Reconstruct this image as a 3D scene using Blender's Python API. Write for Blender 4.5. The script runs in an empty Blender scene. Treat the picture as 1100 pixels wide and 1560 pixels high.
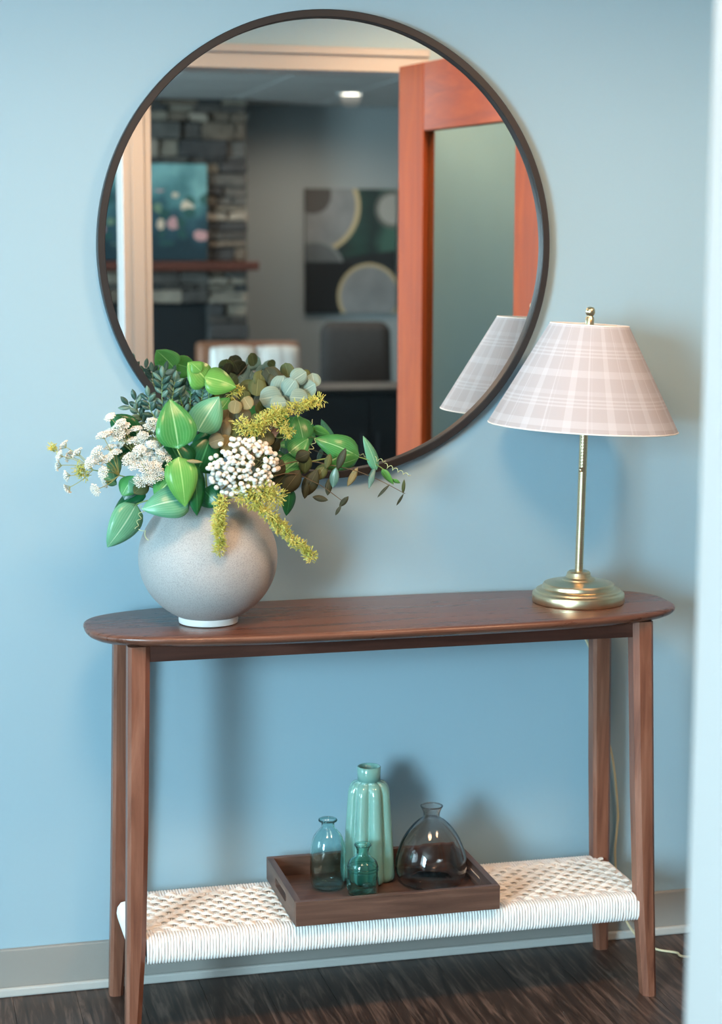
import bpy, bmesh, math, random
import numpy as np
from mathutils import Vector, Matrix, Quaternion
random.seed(11)
PI = math.pi
sc = bpy.context.scene
COL = sc.collection

# ------------------------------------------------------------------ camera
FPX, YAW, PITCH, ROLL = 2822.8, 0.2505, 0.1422, 0.0034
CAM = Vector((-0.8529, -3.6097, 1.487))
fwd = Vector((math.sin(YAW)*math.cos(PITCH), math.cos(YAW)*math.cos(PITCH), -math.sin(PITCH)))
r0 = Vector((math.cos(YAW), -math.sin(YAW), 0)); u0 = r0.cross(fwd)
right = math.cos(ROLL)*r0 + math.sin(ROLL)*u0
up = -math.sin(ROLL)*r0 + math.cos(ROLL)*u0
cd = bpy.data.cameras.new('camera'); cam = bpy.data.objects.new('camera', cd); COL.objects.link(cam)
cam.matrix_world = Matrix(((right.x, up.x, -fwd.x, CAM.x), (right.y, up.y, -fwd.y, CAM.y), (right.z, up.z, -fwd.z, CAM.z), (0, 0, 0, 1)))
cd.sensor_fit = 'HORIZONTAL'; cd.sensor_width = 24.0; cd.lens = FPX/1100*24.0
cd.clip_start = 0.05; cd.clip_end = 60
cd.dof.use_dof = True; cd.dof.focus_distance = 3.50; cd.dof.aperture_fstop = 3.3
sc.camera = cam

# ------------------------------------------------------------------ world, lights, exposure
w = bpy.data.worlds.new('sky'); sc.world = w; w.use_nodes = True
bg = w.node_tree.nodes['Background']; bg.inputs[0].default_value = (0.62, 0.80, 1.0, 1); bg.inputs[1].default_value = 1.2
vs = sc.view_settings
vs.view_transform = 'Standard'; vs.look = 'None'; vs.exposure = 0.13; vs.gamma = 1.0; vs.use_curve_mapping = False

def area(name, loc, direction, sx, sy, power, col):
    l = bpy.data.lights.new(name, 'AREA'); l.shape = 'RECTANGLE'; l.size = sx; l.size_y = sy; l.energy = power; l.color = col
    o = bpy.data.objects.new(name, l); COL.objects.link(o); o.location = loc
    o.rotation_euler = Vector(direction).to_track_quat('-Z', 'Z').to_euler()
    return o
# daylight through the two windows of the left wall
area('window_daylight', (-4.14, -4.75, 1.30), (1, 0.15, -0.25), 3.0, 1.6, 840, (0.58, 0.86, 1.0))
area('window_daylight', (-4.14, -1.05, 1.20), (1, 0.0, -0.2), 1.0, 1.5, 50, (0.58, 0.86, 1.0))
def spot(name, loc, power, col, ang=125, blend=0.9, r=0.06):
    l = bpy.data.lights.new(name, 'SPOT'); l.energy = power; l.color = col; l.spot_size = math.radians(ang); l.spot_blend = blend; l.shadow_soft_size = r
    o = bpy.data.objects.new(name, l); COL.objects.link(o); o.location = loc
    return o
HC, FC = 2.42, 2.40            # ceilings of the hall and of the lounge
HALL_LIGHTS = [(-0.50, -1.42), (0.85, -1.42)]
for x, y in HALL_LIGHTS: spot('downlight_bulb', (x, y, HC-0.05), 130, (1.0, 0.54, 0.27), 178, 0.6, 0.26)
FAR_LIGHTS = [(1.91, -7.5), (1.91, -5.2)]
for x, y in FAR_LIGHTS: spot('downlight_bulb', (x, y, FC-0.02), 50, (1.0, 0.86, 0.70), 172, 0.6)

# ------------------------------------------------------------------ pixel helpers (1100 x 1560)
YM = -0.014                     # mirror plane
def ray(px, py): return fwd + right*((px-550)/FPX) + up*((780-py)/FPX)
def at(px, py, y):
    d = ray(px, py); return CAM + d*((y-CAM.y)/d.y)
def onz(px, py, z):
    d = ray(px, py); return CAM + d*((z-CAM.z)/d.z)
def vm(px, py, Y):              # seen in the mirror at a depth Y behind it -> real place in front of it
    p = at(px, py, Y); return Vector((p.x, 2*YM-p.y, p.z))

# ------------------------------------------------------------------ object helpers
ORG = {}
def empty(name, loc, label=None, cat=None, group=None):
    o = bpy.data.objects.new(name, None); COL.objects.link(o); o.location = loc; o.empty_display_size = 0.05
    ORG[o.name] = Vector(loc)
    if label: tag(o, label, cat, group)
    return o
def tag(o, label, cat=None, group=None, kind=None):
    if label: o['label'] = label
    if cat: o['category'] = cat
    if group: o['group'] = group
    if kind: o['kind'] = kind
    return o
def obj(name, V, F, mat, parent=None, smooth=False, uv=None, auto=None, origin=None, kind=None, label=None):
    """mesh from world-space vertices"""
    if parent is not None: org = ORG[parent.name]
    elif origin is not None: org = Vector(origin)
    else: org = Vector((0, 0, 0))
    me = bpy.data.meshes.new(name)
    me.from_pydata([tuple(Vector(v)-org) for v in V], [], F)
    if uv is not None:
        l = me.uv_layers.new(name='UVMap')
        a = [0.0]*(2*len(me.loops))
        for i, lp in enumerate(me.loops):
            a[2*i], a[2*i+1] = uv[lp.vertex_index]
        l.data.foreach_set('uv', a)
    if smooth or auto: me.shade_smooth()
    if auto: me.set_sharp_from_angle(angle=math.radians(auto))
    me.materials.append(mat); me.update()
    o = bpy.data.objects.new(name, me); COL.objects.link(o)
    if parent is not None:
        o.parent = parent
    else: o.location = org
    ORG[o.name] = org
    if kind: o['kind'] = kind
    if label: o['label'] = label
    return o

class MB:
    def __init__(s): s.v = []; s.f = []; s.uv = []
    def add(s, V, F, uv=None):
        n = len(s.v); s.v += [Vector(p) for p in V]; s.f += [tuple(i+n for i in f) for f in F]
        s.uv += uv if uv else [(0, 0)]*len(V)
    def box(s, a, b, bev=0.0):
        bm = bmesh.new(); bmesh.ops.create_cube(bm, size=1)
        a, b = Vector(a), Vector(b)
        for v in bm.verts: v.co = Vector(((a[i]+b[i])/2 + v.co[i]*abs(b[i]-a[i]) for i in range(3)))
        if bev: bmesh.ops.bevel(bm, geom=list(bm.edges), offset=bev, segments=2, affect='EDGES', profile=0.5)
        s.bm(bm)
        return s
    def bm(s, bm):
        bm.verts.index_update()
        s.add([v.co.copy() for v in bm.verts], [tuple(v.index for v in f.verts) for f in bm.faces]); bm.free()
    def tube(s, P, r, n=6, cap=True):
        P = [Vector(p) for p in P]; m = len(P)
        R = r if isinstance(r, (list, tuple)) else [r]*m
        T = [(P[min(i+1, m-1)]-P[max(i-1, 0)]).normalized() for i in range(m)]
        a = Vector((0, 0, 1)) if abs(T[0].z) < .9 else Vector((1, 0, 0))
        N = (a - T[0]*a.dot(T[0])).normalized(); V = []
        for i in range(m):
            if i:
                N = (N - T[i]*N.dot(T[i])); N = N.normalized() if N.length > 1e-6 else T[i].orthogonal().normalized()
            B = T[i].cross(N)
            for k in range(n):
                t = 2*PI*k/n; V.append(P[i]+(N*math.cos(t)+B*math.sin(t))*R[i])
        F = [(i*n+k, i*n+(k+1) % n, (i+1)*n+(k+1) % n, (i+1)*n+k) for i in range(m-1) for k in range(n)]
        if cap: F += [tuple(range(n))[::-1], tuple((m-1)*n+k for k in range(n))]
        s.add(V, F); return s
    def lathe(s, prof, c=(0, 0, 0), n=48, lobe=None, closed=False):
        c = Vector(c); m = len(prof); V = []
        for j, (r, z) in enumerate(prof):
            for k in range(n):
                t = 2*PI*k/n; q = r*(lobe(t, j) if lobe else 1)
                V.append(c+Vector((q*math.cos(t), q*math.sin(t), z)))
        F = [(j*n+k, j*n+(k+1) % n, (j+1)*n+(k+1) % n, (j+1)*n+k) for j in range(m-1) for k in range(n)]
        if closed: F += [((m-1)*n+k, (m-1)*n+(k+1) % n, (k+1) % n, k) for k in range(n)]
        s.add(V, F, [(k/n, p[1]) for p in prof for k in range(n)]); return s
    def ico(s, c, r, sub=1, sc3=(1, 1, 1), rot=None):
        bm = bmesh.new(); bmesh.ops.create_icosphere(bm, subdivisions=sub, radius=r)
        for v in bm.verts:
            p = Vector((v.co.x*sc3[0], v.co.y*sc3[1], v.co.z*sc3[2]))
            v.co = (rot @ p if rot else p) + Vector(c)
        s.bm(bm); return s
    def xf(s, M):
        s.v = [M @ p for p in s.v]; return s
    def build(s, name, mat, parent=None, **k): return obj(name, s.v, s.f, mat, parent, **k)
def smooth_curve(P, n=8):
    P = [Vector(p) for p in P]; out = []
    for i in range(len(P)-1):
        a, b, c, d = P[max(i-1, 0)], P[i], P[i+1], P[min(i+2, len(P)-1)]
        for k in range(n):
            t = k/n
            out.append(0.5*((2*b)+(c-a)*t+(2*a-5*b+4*c-d)*t*t+(3*b-a-3*c+d)*t**3))
    out.append(P[-1]); return out

# ------------------------------------------------------------------ materials
def srgb(r, g, b):
    f = lambda c: c/12.92 if c <= .04045 else ((c+.055)/1.055)**2.4
    return (f(r/255), f(g/255), f(b/255), 1)
class NT:
    def __init__(s, name):
        s.m = bpy.data.materials.new(name); s.m.use_nodes = True; s.t = s.m.node_tree; s.n = s.t.nodes; s.b = s.n['Principled BSDF']
    def new(s, kind, **kw):
        x = s.n.new(kind)
        for k, v in kw.items(): setattr(x, k, v)
        return x
    def link(s, a, b): s.t.links.new(a, b)
    def setb(s, **kw):
        for k, v in kw.items(): s.b.inputs[k.replace('_', ' ')].default_value = v
        return s
    def coord(s, what='Object', scale=(1, 1, 1), rot=(0, 0, 0)):
        c = s.new('ShaderNodeTexCoord'); m = s.new('ShaderNodeMapping'); m.inputs['Scale'].default_value = scale; m.inputs['Rotation'].default_value = rot
        s.link(c.outputs[what], m.inputs[0]); return m.outputs[0]
    def noise(s, vec, scale, detail=4, rough=.5, dist=0):
        x = s.new('ShaderNodeTexNoise'); x.inputs['Scale'].default_value = scale; x.inputs['Detail'].default_value = detail
        x.inputs['Roughness'].default_value = rough; x.inputs['Distortion'].default_value = dist
        s.link(vec, x.inputs['Vector']); return x.outputs['Fac']
    def ramp(s, fac, stops, interp='LINEAR'):
        x = s.new('ShaderNodeValToRGB'); x.color_ramp.interpolation = interp; e = x.color_ramp.elements
        while len(e) < len(stops): e.new(0.5)
        for q, (p, c) in zip(e, stops): q.position = p; q.color = c
        s.link(fac, x.inputs[0]); return x.outputs[0]
    def math(s, op, a, b=None, c=None):
        x = s.new('ShaderNodeMath', operation=op)
        for i, v in enumerate((a, b, c)):
            if v is None: continue
            if isinstance(v, (int, float)): x.inputs[i].default_value = v
            else: s.link(v, x.inputs[i])
        return x.outputs[0]
    def mix(s, fac, a, b):
        x = s.new('ShaderNodeMix', data_type='RGBA')
        for sock, v in ((x.inputs[0], fac), (x.inputs[6], a), (x.inputs[7], b)):
            if isinstance(v, (int, float)): sock.default_value = v
            elif isinstance(v, tuple): sock.default_value = v
            else: s.link(v, sock)
        return x.outputs[2]
    def color(s, c): s.link(c, s.b.inputs['Base Color'])
    def bump(s, h, strength=.2, dist=.002):
        x = s.new('ShaderNodeBump'); x.inputs['Strength'].default_value = strength; x.inputs['Distance'].default_value = dist
        s.link(h, x.inputs['Height']); s.link(x.outputs[0], s.b.inputs['Normal'])
    def sep(s, v):
        x = s.new('ShaderNodeSeparateXYZ'); s.link(v, x.inputs[0]); return x.outputs
def plain(name, col, rough=.5, metal=0, var=0.0, vscale=30, bump=0, spec=None):
    n = NT(name); n.setb(Roughness=rough, Metallic=metal)
    if spec is not None: n.setb(Specular_IOR_Level=spec)
    v = n.coord(); f = n.noise(v, vscale)
    d = tuple(max(0, c*(1-var)) for c in col[:3])+(1,); u = tuple(min(1, c*(1+var)) for c in col[:3])+(1,)
    n.color(n.ramp(f, [(.3, d), (.7, u)]))
    if bump: n.bump(f, bump)
    return n.m
def paint(name, col, rough=.55):
    n = NT(name); n.setb(Roughness=rough)
    v = n.coord(); f = n.noise(v, 1.1, 3); d = tuple(c*.975 for c in col[:3])+(1,)
    n.color(n.mix(f, col, d)); g = n.noise(v, 260, 2); n.bump(g, .05, .001)
    return n.m
def wood(name, dark, mid, light, axis='x', rough=.38, sc1=1.0, con=.26):
    n = NT(name); n.setb(Roughness=rough)
    k = {'x': (1.2, 16, 16), 'y': (16, 1.2, 16), 'z': (16, 16, 1.2)}[axis]
    v = n.coord('Object', tuple(a*sc1 for a in k)); a = n.noise(v, 2.2, 6, .6, 1.2)
    k2 = {'x': (3, 110, 110), 'y': (110, 3, 110), 'z': (110, 110, 3)}[axis]
    v2 = n.coord('Object', k2); b = n.noise(v2, 1.6, 3)
    c1 = n.ramp(a, [(.5-con, dark), (.5, mid), (.5+con, light)])
    n.color(n.mix(n.math('MULTIPLY', b, .45), c1, dark)); n.bump(b, .06, .0006)
    r = n.math('MULTIPLY_ADD', a, .2, rough-.1); n.link(r, n.b.inputs['Roughness'])
    return n.m
def glass(name, col, rough=0.0, ior=1.45):
    n = NT(name); n.setb(Roughness=rough, IOR=ior, Transmission_Weight=1.0)
    v = n.coord(); f = n.noise(v, 12, 2); n.color(n.mix(f, col, tuple(c*.96 for c in col[:3])+(1,)))
    return n.m

M = {}
M['wall'] = paint('wall_paint_blue', (.320, .488, .574, 1))
M['wall_far'] = paint('wall_paint_grey', srgb(148, 150, 148))
M['ceiling'] = paint('ceiling_white', srgb(215, 215, 210), .8)
M['trim'] = paint('trim_cream', srgb(174, 174, 172), .4)
M['base'] = paint('baseboard_greige', srgb(150, 150, 145), .45)
M['base2'] = paint('baseboard_foot', srgb(188, 190, 186), .4)
M['grout'] = plain('subfloor_dark', (0.006, .005, .005, 1), .9)
M['black'] = plain('black_metal', (.016, .016, .017, 1), .42, 0.0, .1)
n = NT('mirror_silver'); n.setb(Metallic=1.0, Roughness=0.0); n.color(n.mix(n.noise(n.coord(), 2), (.90, .925, .915, 1), (.91, .93, .925, 1))); M['mirror'] = n.m
wd, wm, wl = srgb(66, 40, 32), srgb(112, 74, 58), srgb(150, 106, 87)
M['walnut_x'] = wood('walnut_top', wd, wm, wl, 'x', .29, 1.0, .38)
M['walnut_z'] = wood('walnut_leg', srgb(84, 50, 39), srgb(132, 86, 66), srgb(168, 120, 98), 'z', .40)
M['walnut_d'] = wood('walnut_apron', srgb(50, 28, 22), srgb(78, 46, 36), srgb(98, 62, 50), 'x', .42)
M['tray_x'] = wood('tray_wood', srgb(64, 47, 40), srgb(102, 76, 64), srgb(134, 104, 88), 'x', .45)
M['tray_y'] = wood('tray_wood_side', srgb(64, 50, 46), srgb(98, 78, 70), srgb(126, 104, 92), 'y', .45)
M['door'] = wood('cherry_door', srgb(134, 56, 20), srgb(168, 76, 32), srgb(190, 96, 46), 'z', .62, .6); M['door'].node_tree.nodes['Principled BSDF'].inputs['Specular IOR Level'].default_value = .2
M['cord'] = plain('paper_cord', srgb(238, 234, 226), .75, 0, .08, 40)
M['cord2'] = plain('paper_cord_front', srgb(244, 243, 240), .75, 0, .05, 40)

def plank_mat(i):
    q = random.uniform(.8, 1.2)
    c = [tuple(k*q for k in col[:3])+(1,) for col in (srgb(32, 25, 22), srgb(70, 55, 48), srgb(132, 110, 98))]
    m = wood('plank_wood', *c, axis='y', rough=.42, sc1=1.6, con=.20); return m
PLANKS = [plank_mat(i) for i in range(5)]

# ------------------------------------------------------------------ the setting
YO0, YO1 = -2.096, -2.225       # wall between hall and lounge (hall face, lounge face)
XL, XR = -4.20, 2.6
YF = -8.53                      # far wall of the lounge
def struct(name, mb, mat, **k):
    o = mb.build(name, mat, **k); o['kind'] = 'structure'; return o
struct('wall_back', MB().box((XL-.12, 0, 0), (XR+.12, .12, HC+.05)), M['wall'])
fl = struct('floor', MB().box((XL-.12, YF-.12, -.06), (4.2, 0.12, -.014)), M['grout'])
# floor planks run towards the wall
pw, pl_ = .125, 1.22
i = 0; x = -1.9
while x < 2.0:
    off = random.uniform(0, pl_)
    y1 = 0.0
    first = True
    while y1 > -3.3:
        y0 = y1-(off if first and off > .25 else pl_); first = False
        y0 = max(y0, -3.4)
        mb = MB().box((x+.0003, y0+.0003, -.0135), (x+pw-.0003, y1-.0003, 0), .0005)
        mb.build('plank', PLANKS[i % 5], fl); i += random.choice((1, 2, 3)); y1 = y0
    x += pw
o = MB().box((XL, YF, -.0135), (4.1, -3.401, -.001)).build('plank_field', PLANKS[2], fl, kind='stuff')
o = MB().box((XL, -3.4, -.0135), (-1.901, 0, -.001)).build('plank_field', PLANKS[1], fl, kind='stuff')
o = MB().box((2.101, -3.4, -.0135), (4.1, 0, -.001)).build('plank_field', PLANKS[3], fl, kind='stuff')
bb = struct('baseboard_back', MB().box((XL, -.012, .0), (XR, 0, .096), .003), M['base'])
MB().box((XL, -.022, .0), (XR, -.0121, .019), .004).build('shoe_strip', M['base2'], bb)
struct('ceiling', MB().box((XL-.12, YO0-.06, HC), (XR+.12, .12, HC+.05)), M['ceiling'])
# left wall with two windows
mb = MB()
wins = [(-6.25, -3.25, .5, 2.1), (-1.55, -.55, .45, 1.95)]
ys = [YF-.12, -6.25, -3.25, -1.55, -.55, 0]
for a, b in zip(ys[:-1], ys[1:]):
    wn = [q for q in wins if q[0] == a]
    if wn:
        mb.box((XL-.12, a, 0), (XL, b, wn[0][2])); mb.box((XL-.12, a, wn[0][3]), (XL, b, HC))
    else: mb.box((XL-.12, a, 0), (XL, b, HC))
struct('wall_left', mb, M['wall'])
M['pane'] = glass('window_glass', (1, 1, 1, 1))
for i, (a, b, z0, z1) in enumerate(wins):
    mb = MB(); t = .05
    mb.box((XL-.09, a, z0), (XL-.02, a+t, z1)).box((XL-.09, b-t, z0), (XL-.02, b, z1)).box((XL-.09, a+t, z0), (XL-.02, b-t, z0+t)).box((XL-.09, a+t, z1-t), (XL-.02, b-t, z1))
    k = 3 if b-a > 2 else 2
    for j in range(1, k):
        yc = a+(b-a)*j/k; mb.box((XL-.085, yc-.025, z0+t), (XL-.025, yc+.025, z1-t))
    wf = struct('window_%d' % (i+1), mb, M['trim'])
    for j in range(k):
        MB().box((XL-.06, a+(b-a)*j/k+.03, z0+t), (XL-.055, a+(b-a)*(j+1)/k-.03, z1-t)).build('pane', M['pane'], wf)
struct('wall_right', MB().box((XR, YO0, 0), (XR+.12, 0, HC)), M['wall'])
# wall between hall and lounge: pier and lintel, openings trimmed in cream
xpL, xpR, xdR = -.1485, -.0605, .768
zh0, zh1 = 2.021, 2.093
XO = -3.4
mb = MB().box((XL, YO1, 0), (XO-.075, YO0, HC)).box((XO-.075, YO1, zh1), (.81, YO0, HC)).box((.81, YO1, 0), (4.2, YO0, HC))
struct('wall_front', mb, M['wall'])
mb = MB().box((xpL, YO1-.012, 0), (xpR, YO0+.012, zh0), .003).box((xpL+.028, YO0+.0125, 0), (xpR-.022, YO0+.02, zh0), .003)
struct('trim_1', mb, M['trim'])
mb = MB().box((XO-.075, YO1-.012, zh0), (.81, YO0+.014, zh1), .003).box((XO-.075, YO0+.0145, zh1-.024), (.81, YO0+.026, zh1), .003)
struct('trim_2', mb, M['trim'])
struct('trim_3', MB().box((xdR, YO1-.012, 0), (.81, YO0+.012, zh0), .003), M['trim'])
struct('trim_4', MB().box((XO-.075, YO1-.012, 0), (XO, YO0+.012, zh0), .003), M['trim'])
# lounge beyond
struct('wall_far', MB().box((XL, YF-.12, 0), (4.2, YF, FC+.05)), M['wall_far'])
struct('wall_side', MB().box((4.1, YF, 0), (4.2, YO1, FC+.05)), M['wall_far'])
cf = struct('ceiling_lounge', MB().box((XL, YF, FC+.012), (4.2, YO1, FC+.06)), plain('ceiling_grid', srgb(120, 120, 118), .7))
M['tile'] = plain('ceiling_tile_grey', srgb(188, 188, 184), .9, 0, .06, 90)
tile = None
for ix in range(14):
    for iy in range(10):
        x0, y0 = XL+.02+ix*.61, YF+.05+iy*.61
        if y0+.6 > YO1 or x0+.6 > 4.1: continue
        if tile is None:
            tile = MB().box((0, 0, 0), (.594, .594, .011), .003).build('ceiling_tile', M['tile'], cf); o = tile
        else:
            o = tile.copy(); COL.objects.link(o)
        o.location = (x0, y0, FC)
# recessed lights
n = NT('bulb_glow'); n.setb(Emission_Strength=6.0); n.b.inputs['Emission Color'].default_value = (1, .9, .75, 1); n.color(n.mix(n.noise(n.coord(), 5), (1, 1, 1, 1), (.98, .98, .98, 1))); M['bulb'] = n.m
def downlight(x, y, z, label, grp):
    t = empty('recessed_light', (x, y, z), label, 'ceiling light', grp)
    MB().lathe([(.062, -.004), (.075, -.005), (.09, -.003), (.092, 0), (.062, 0)], (x, y, z), 32, closed=True).build('trim_ring', M['ceiling'], t, smooth=True)
    MB().lathe([(.001, -.0015), (.061, -.0015), (.061, -.0005), (.001, -.0005)], (x, y, z), 32).build('lens', M['bulb'], t)
for k, (x, y) in enumerate(HALL_LIGHTS):
    t = empty('drum_light', (x, y, HC), ('white flush drum light on the hall ceiling by the vase end of the table', 'white flush drum light on the hall ceiling by the lamp end of the table')[k], 'ceiling light', 'drum lights of the hall')
    MB().lathe([(.001, -.0005), (.29, -.0005), (.30, -.004), (.30, -.034), (.292, -.036), (.285, -.034), (.285, -.01), (.001, -.01)], (x, y, HC), 48).build('housing', M['ceiling'], t, auto=40)
    MB().lathe([(.001, -.028), (.283, -.028), (.283, -.024), (.001, -.024)], (x, y, HC), 48).build('diffuser', M['bulb'], t)
for i, (x, y) in enumerate(FAR_LIGHTS):
    downlight(x, y, FC, ('lit round recessed light in the tiled lounge ceiling near the grey wall', 'lit round recessed light in the tiled lounge ceiling near the cream opening')[i], 'recessed lights of the lounge')

# ------------------------------------------------------------------ round wall mirror
mz, R = 1.4843, .457
t = empty('wall_mirror', (0, -.001, mz), 'large round wall mirror with a thin black metal frame on the blue wall', 'mirror')
def ring(prof, n=160):   # prof (radius, y)
    V = [Vector((r*math.cos(2*PI*k/n), y, mz+r*math.sin(2*PI*k/n))) for r, y in prof for k in range(n)]
    m = len(prof)
    F = [(j*n+k, ((j+1) % m)*n+k, ((j+1) % m)*n+(k+1) % n, j*n+(k+1) % n) for j in range(m) for k in range(n)]
    return V, F
V, F = ring([(R-.002, -.002), (R, -.004), (R, -.027), (R-.0015, -.0285), (R-.0135, -.0285), (R-.015, -.027), (R-.015, -.002)])
obj('frame', V, F, M['black'], t, auto=35)
nseg = 128; V = [Vector((0, YM, mz))]+[Vector(((R-.0145)*math.cos(2*PI*k/nseg), YM, mz+(R-.0145)*math.sin(2*PI*k/nseg))) for k in range(nseg)]
V += [Vector((v.x, YM+.005, v.z)) for v in V]
nn = nseg+1
F = [(0, 1+(k+1) % nseg, 1+k) for k in range(nseg)]+[(nn, nn+1+k, nn+1+(k+1) % nseg) for k in range(nseg)]+[(1+k, 1+(k+1) % nseg, nn+1+(k+1) % nseg, nn+1+k) for k in range(nseg)]
# make the silvered face look towards -y
obj('mirror_glass', V, F, M['mirror'], t)

# ------------------------------------------------------------------ console table
TX, TY, TH = .072, -.190, .784
tb = empty('console_table', (TX, TY, 0), 'walnut console table with rounded top, splayed legs and a woven cord shelf', 'table')
def outline(a, b, e=3.1, n=120):
    P = []
    for k in range(n):
        t_ = 2*PI*k/n; c, s = math.cos(t_), math.sin(t_)
        P.append((a*abs(c)**(2/e)*(1 if c > 0 else -1), b*abs(s)**(2/e)*(1 if s > 0 else -1)))
    return P
V = []; rings = [(.012, TH), (.004, TH-.0008), (.0008, TH-.003), (0, TH-.0065), (.0008, TH-.010), (.006, TH-.015), (.016, TH-.020), (.026, TH-.022)]
for ins, z in rings:
    for (x, y) in outline(.586-ins, .172-ins): V.append(Vector((TX+.003+x, TY+y, z)))
nn = 120; F = [(j*nn+k, (j+1)*nn+k, (j+1)*nn+(k+1) % nn, j*nn+(k+1) % nn) for j in range(len(rings)-1) for k in range(nn)]
F += [tuple(range(nn)), tuple((len(rings)-1)*nn+k for k in range(nn))[::-1]]
obj('tabletop', V, F, M['walnut_x'], tb, auto=60)
ZL = TH-.022
def leg(sx, front):
    # sections top -> bottom: (z, x outer offset, x width, y outer, y depth)
    S = []
    for z, ox, wx, fy, dy in ((ZL, .515, .041, .000, .042), (.42, .522, .039, .010, .042), (.20, .527, .036, .016, .041), (.0, .533, .027, .022, .034)):
        xo = TX+sx*ox; xi = xo-sx*wx
        if front: yo = -.302-fy; yi = yo+dy
        else: yo = -.046+fy*.6; yi = yo-dy
        c = .006
        dxs = 1 if xo > xi else -1; dys = 1 if yo > yi else -1
        # octagon
        P = [(xi+dxs*c, yi), (xo-dxs*c, yi), (xo, yi+dys*c), (xo, yo-dys*c), (xo-dxs*c, yo), (xi+dxs*c*1.6, yo), (xi, yo-dys*c*1.6), (xi, yi+dys*c)]
        S.append([Vector((a, b, z)) for a, b in P])
    V = [p for s in S for p in s]
    F = [(j*8+k, j*8+(k+1) % 8, (j+1)*8+(k+1) % 8, (j+1)*8+k) for j in range(3) for k in range(8)]+[tuple(range(8)), tuple(24+k for k in range(8))]
    o = obj('leg', V, F, M['walnut_z'], tb, auto=20)
    bm = bmesh.new(); bm.from_mesh(o.data); bmesh.ops.recalc_face_normals(bm, faces=bm.faces); bm.to_mesh(o.data); bm.free()
for sx in (-1, 1):
    for fr in (True, False): leg(sx, fr)
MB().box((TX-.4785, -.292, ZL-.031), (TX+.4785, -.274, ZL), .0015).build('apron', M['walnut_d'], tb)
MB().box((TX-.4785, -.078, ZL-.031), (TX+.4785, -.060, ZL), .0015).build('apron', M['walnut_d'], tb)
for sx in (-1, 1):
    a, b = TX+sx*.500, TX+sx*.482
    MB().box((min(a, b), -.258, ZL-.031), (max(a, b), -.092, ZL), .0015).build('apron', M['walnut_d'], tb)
# woven shelf
x0, x1 = TX-.490, TX+.497
ST = .205
sf = MB()
sf.box((x0, -.304, .163), (x1, -.275, .195), .006); sf.box((x0, -.075, .168), (x1, -.05, .195), .006)
sf.box((x0-.022, -.262, .170), (x0-.004, -.088, .198), .006); sf.box((x1+.004, -.262, .170), (x1+.022, -.088, .198), .006)
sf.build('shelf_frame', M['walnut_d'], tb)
# front and back wrapping: one cord beside the other
mb = MB(); nc = 172; step = (x1-x0)/nc
for k in range(nc):
    x = x0+step*(k+.5)
    for yc, sg, dep in ((-.289, -1, .021), (-.063, 1, .018)):
        P = []
        for a_ in range(9):
            t_ = PI*a_/8
            P.append(Vector((x+random.uniform(-.0003, .0003), yc+sg*dep*(abs(math.sin(t_))**.55), .1815+.0255*(1 if math.cos(t_) > 0 else -1)*abs(math.cos(t_))**.6)))
        P = [Vector((x, yc-sg*.03, ST))]+P+[Vector((x, yc-sg*.02, .156))]
        mb.tube(P, step*.50, 5, False)
mb.build('cord_wrapping', M['cord2'], tb, smooth=True, kind='stuff', label='off-white cord wound closely around the shelf rails')
# side wrapping, cords run lengthwise and close around the ends
mb = MB(); ns = 34
for k in range(ns):
    y = -.262+.174*(k+.5)/ns
    for xe, sg in ((x0-.006, -1), (x1+.006, 1)):
        P = [Vector((xe-sg*.04, y, ST-.001))]+[Vector((xe+sg*.021*abs(math.sin(PI*a_/6))**.6, y, .183+.021*math.cos(PI*a_/6))) for a_ in range(7)]
        mb.tube(P, .0029, 5, False)
mb.build('cord_wrapping', M['cord2'], tb, smooth=True, kind='stuff')
# weave
mb = MB(); pit = .0175; nb = int((x1-x0)/pit); pit = (x1-x0)/nb
ya, yb = -.282, -.072; nr = 12; ry = (yb-ya)/nr
for i in range(nb):
    for c in range(3):
        x = x0+pit*(i+.5)+(c-1)*pit*.275
        P = []
        for k in range(nr*3+1):
            y = ya+(yb-ya)*k/(nr*3); ph = math.cos(PI*(i+(y-ya)/ry-.5))
            P.append(Vector((x+(0.0012*math.sin(PI*(y-ya)/ry)), y, ST-.0005+.0017*ph)))
        mb.tube(P, .0023, 5, False)
for j in range(nr):
    for c in range(3):
        y = ya+ry*(j+.5)+(c-1)*ry*.275
        P = []
        for k in range(nb*4+1):
            x = x0-.010+(x1-x0+.02)*k/(nb*4); ph = -math.cos(PI*(j+(x-x0)/pit-.5))
            P.append(Vector((x, y+(random.uniform(-.0006, .0006)), ST+.0016+.0028*ph)))
        mb.tube(P, .0024, 5, False)
mb.build('woven_cord', M['cord'], tb, smooth=True, kind='stuff', label='off-white cord woven in a basket pattern')

# ------------------------------------------------------------------ round vase
VC = onz(318, 950, TH); VX, VY = -.2800, -.212
vase = empty('round_vase', (VX, VY, TH), 'big round pale grey speckled ceramic vase holding flowers on the table', 'vase')
n = NT('speckled_ceramic'); n.setb(Roughness=.62)
v = n.coord(); f1 = n.noise(v, 560, 2, .6); f2 = n.noise(v, 5, 3)
c1 = n.mix(f2, srgb(178, 180, 179), srgb(164, 166, 166)); c2 = n.ramp(f1, [(.30, srgb(150, 148, 145)), (.55, (1, 1, 1, 1))])
mx = n.new('ShaderNodeMix', data_type='RGBA', blend_type='MULTIPLY'); mx.inputs[0].default_value = .5; n.link(c1, mx.inputs[6]); n.link(c2, mx.inputs[7]); n.color(mx.outputs[2]); n.bump(f1, .12, .0008)
M['ceramic'] = n.m
RV, ZV = .1305, .125
prof = []
for k in range(40):
    a_ = -math.asin(.905)+(PI/2*.80+math.asin(.905))*k/39
    prof.append((RV*math.cos(a_), ZV+.123*math.sin(a_)))
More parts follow.
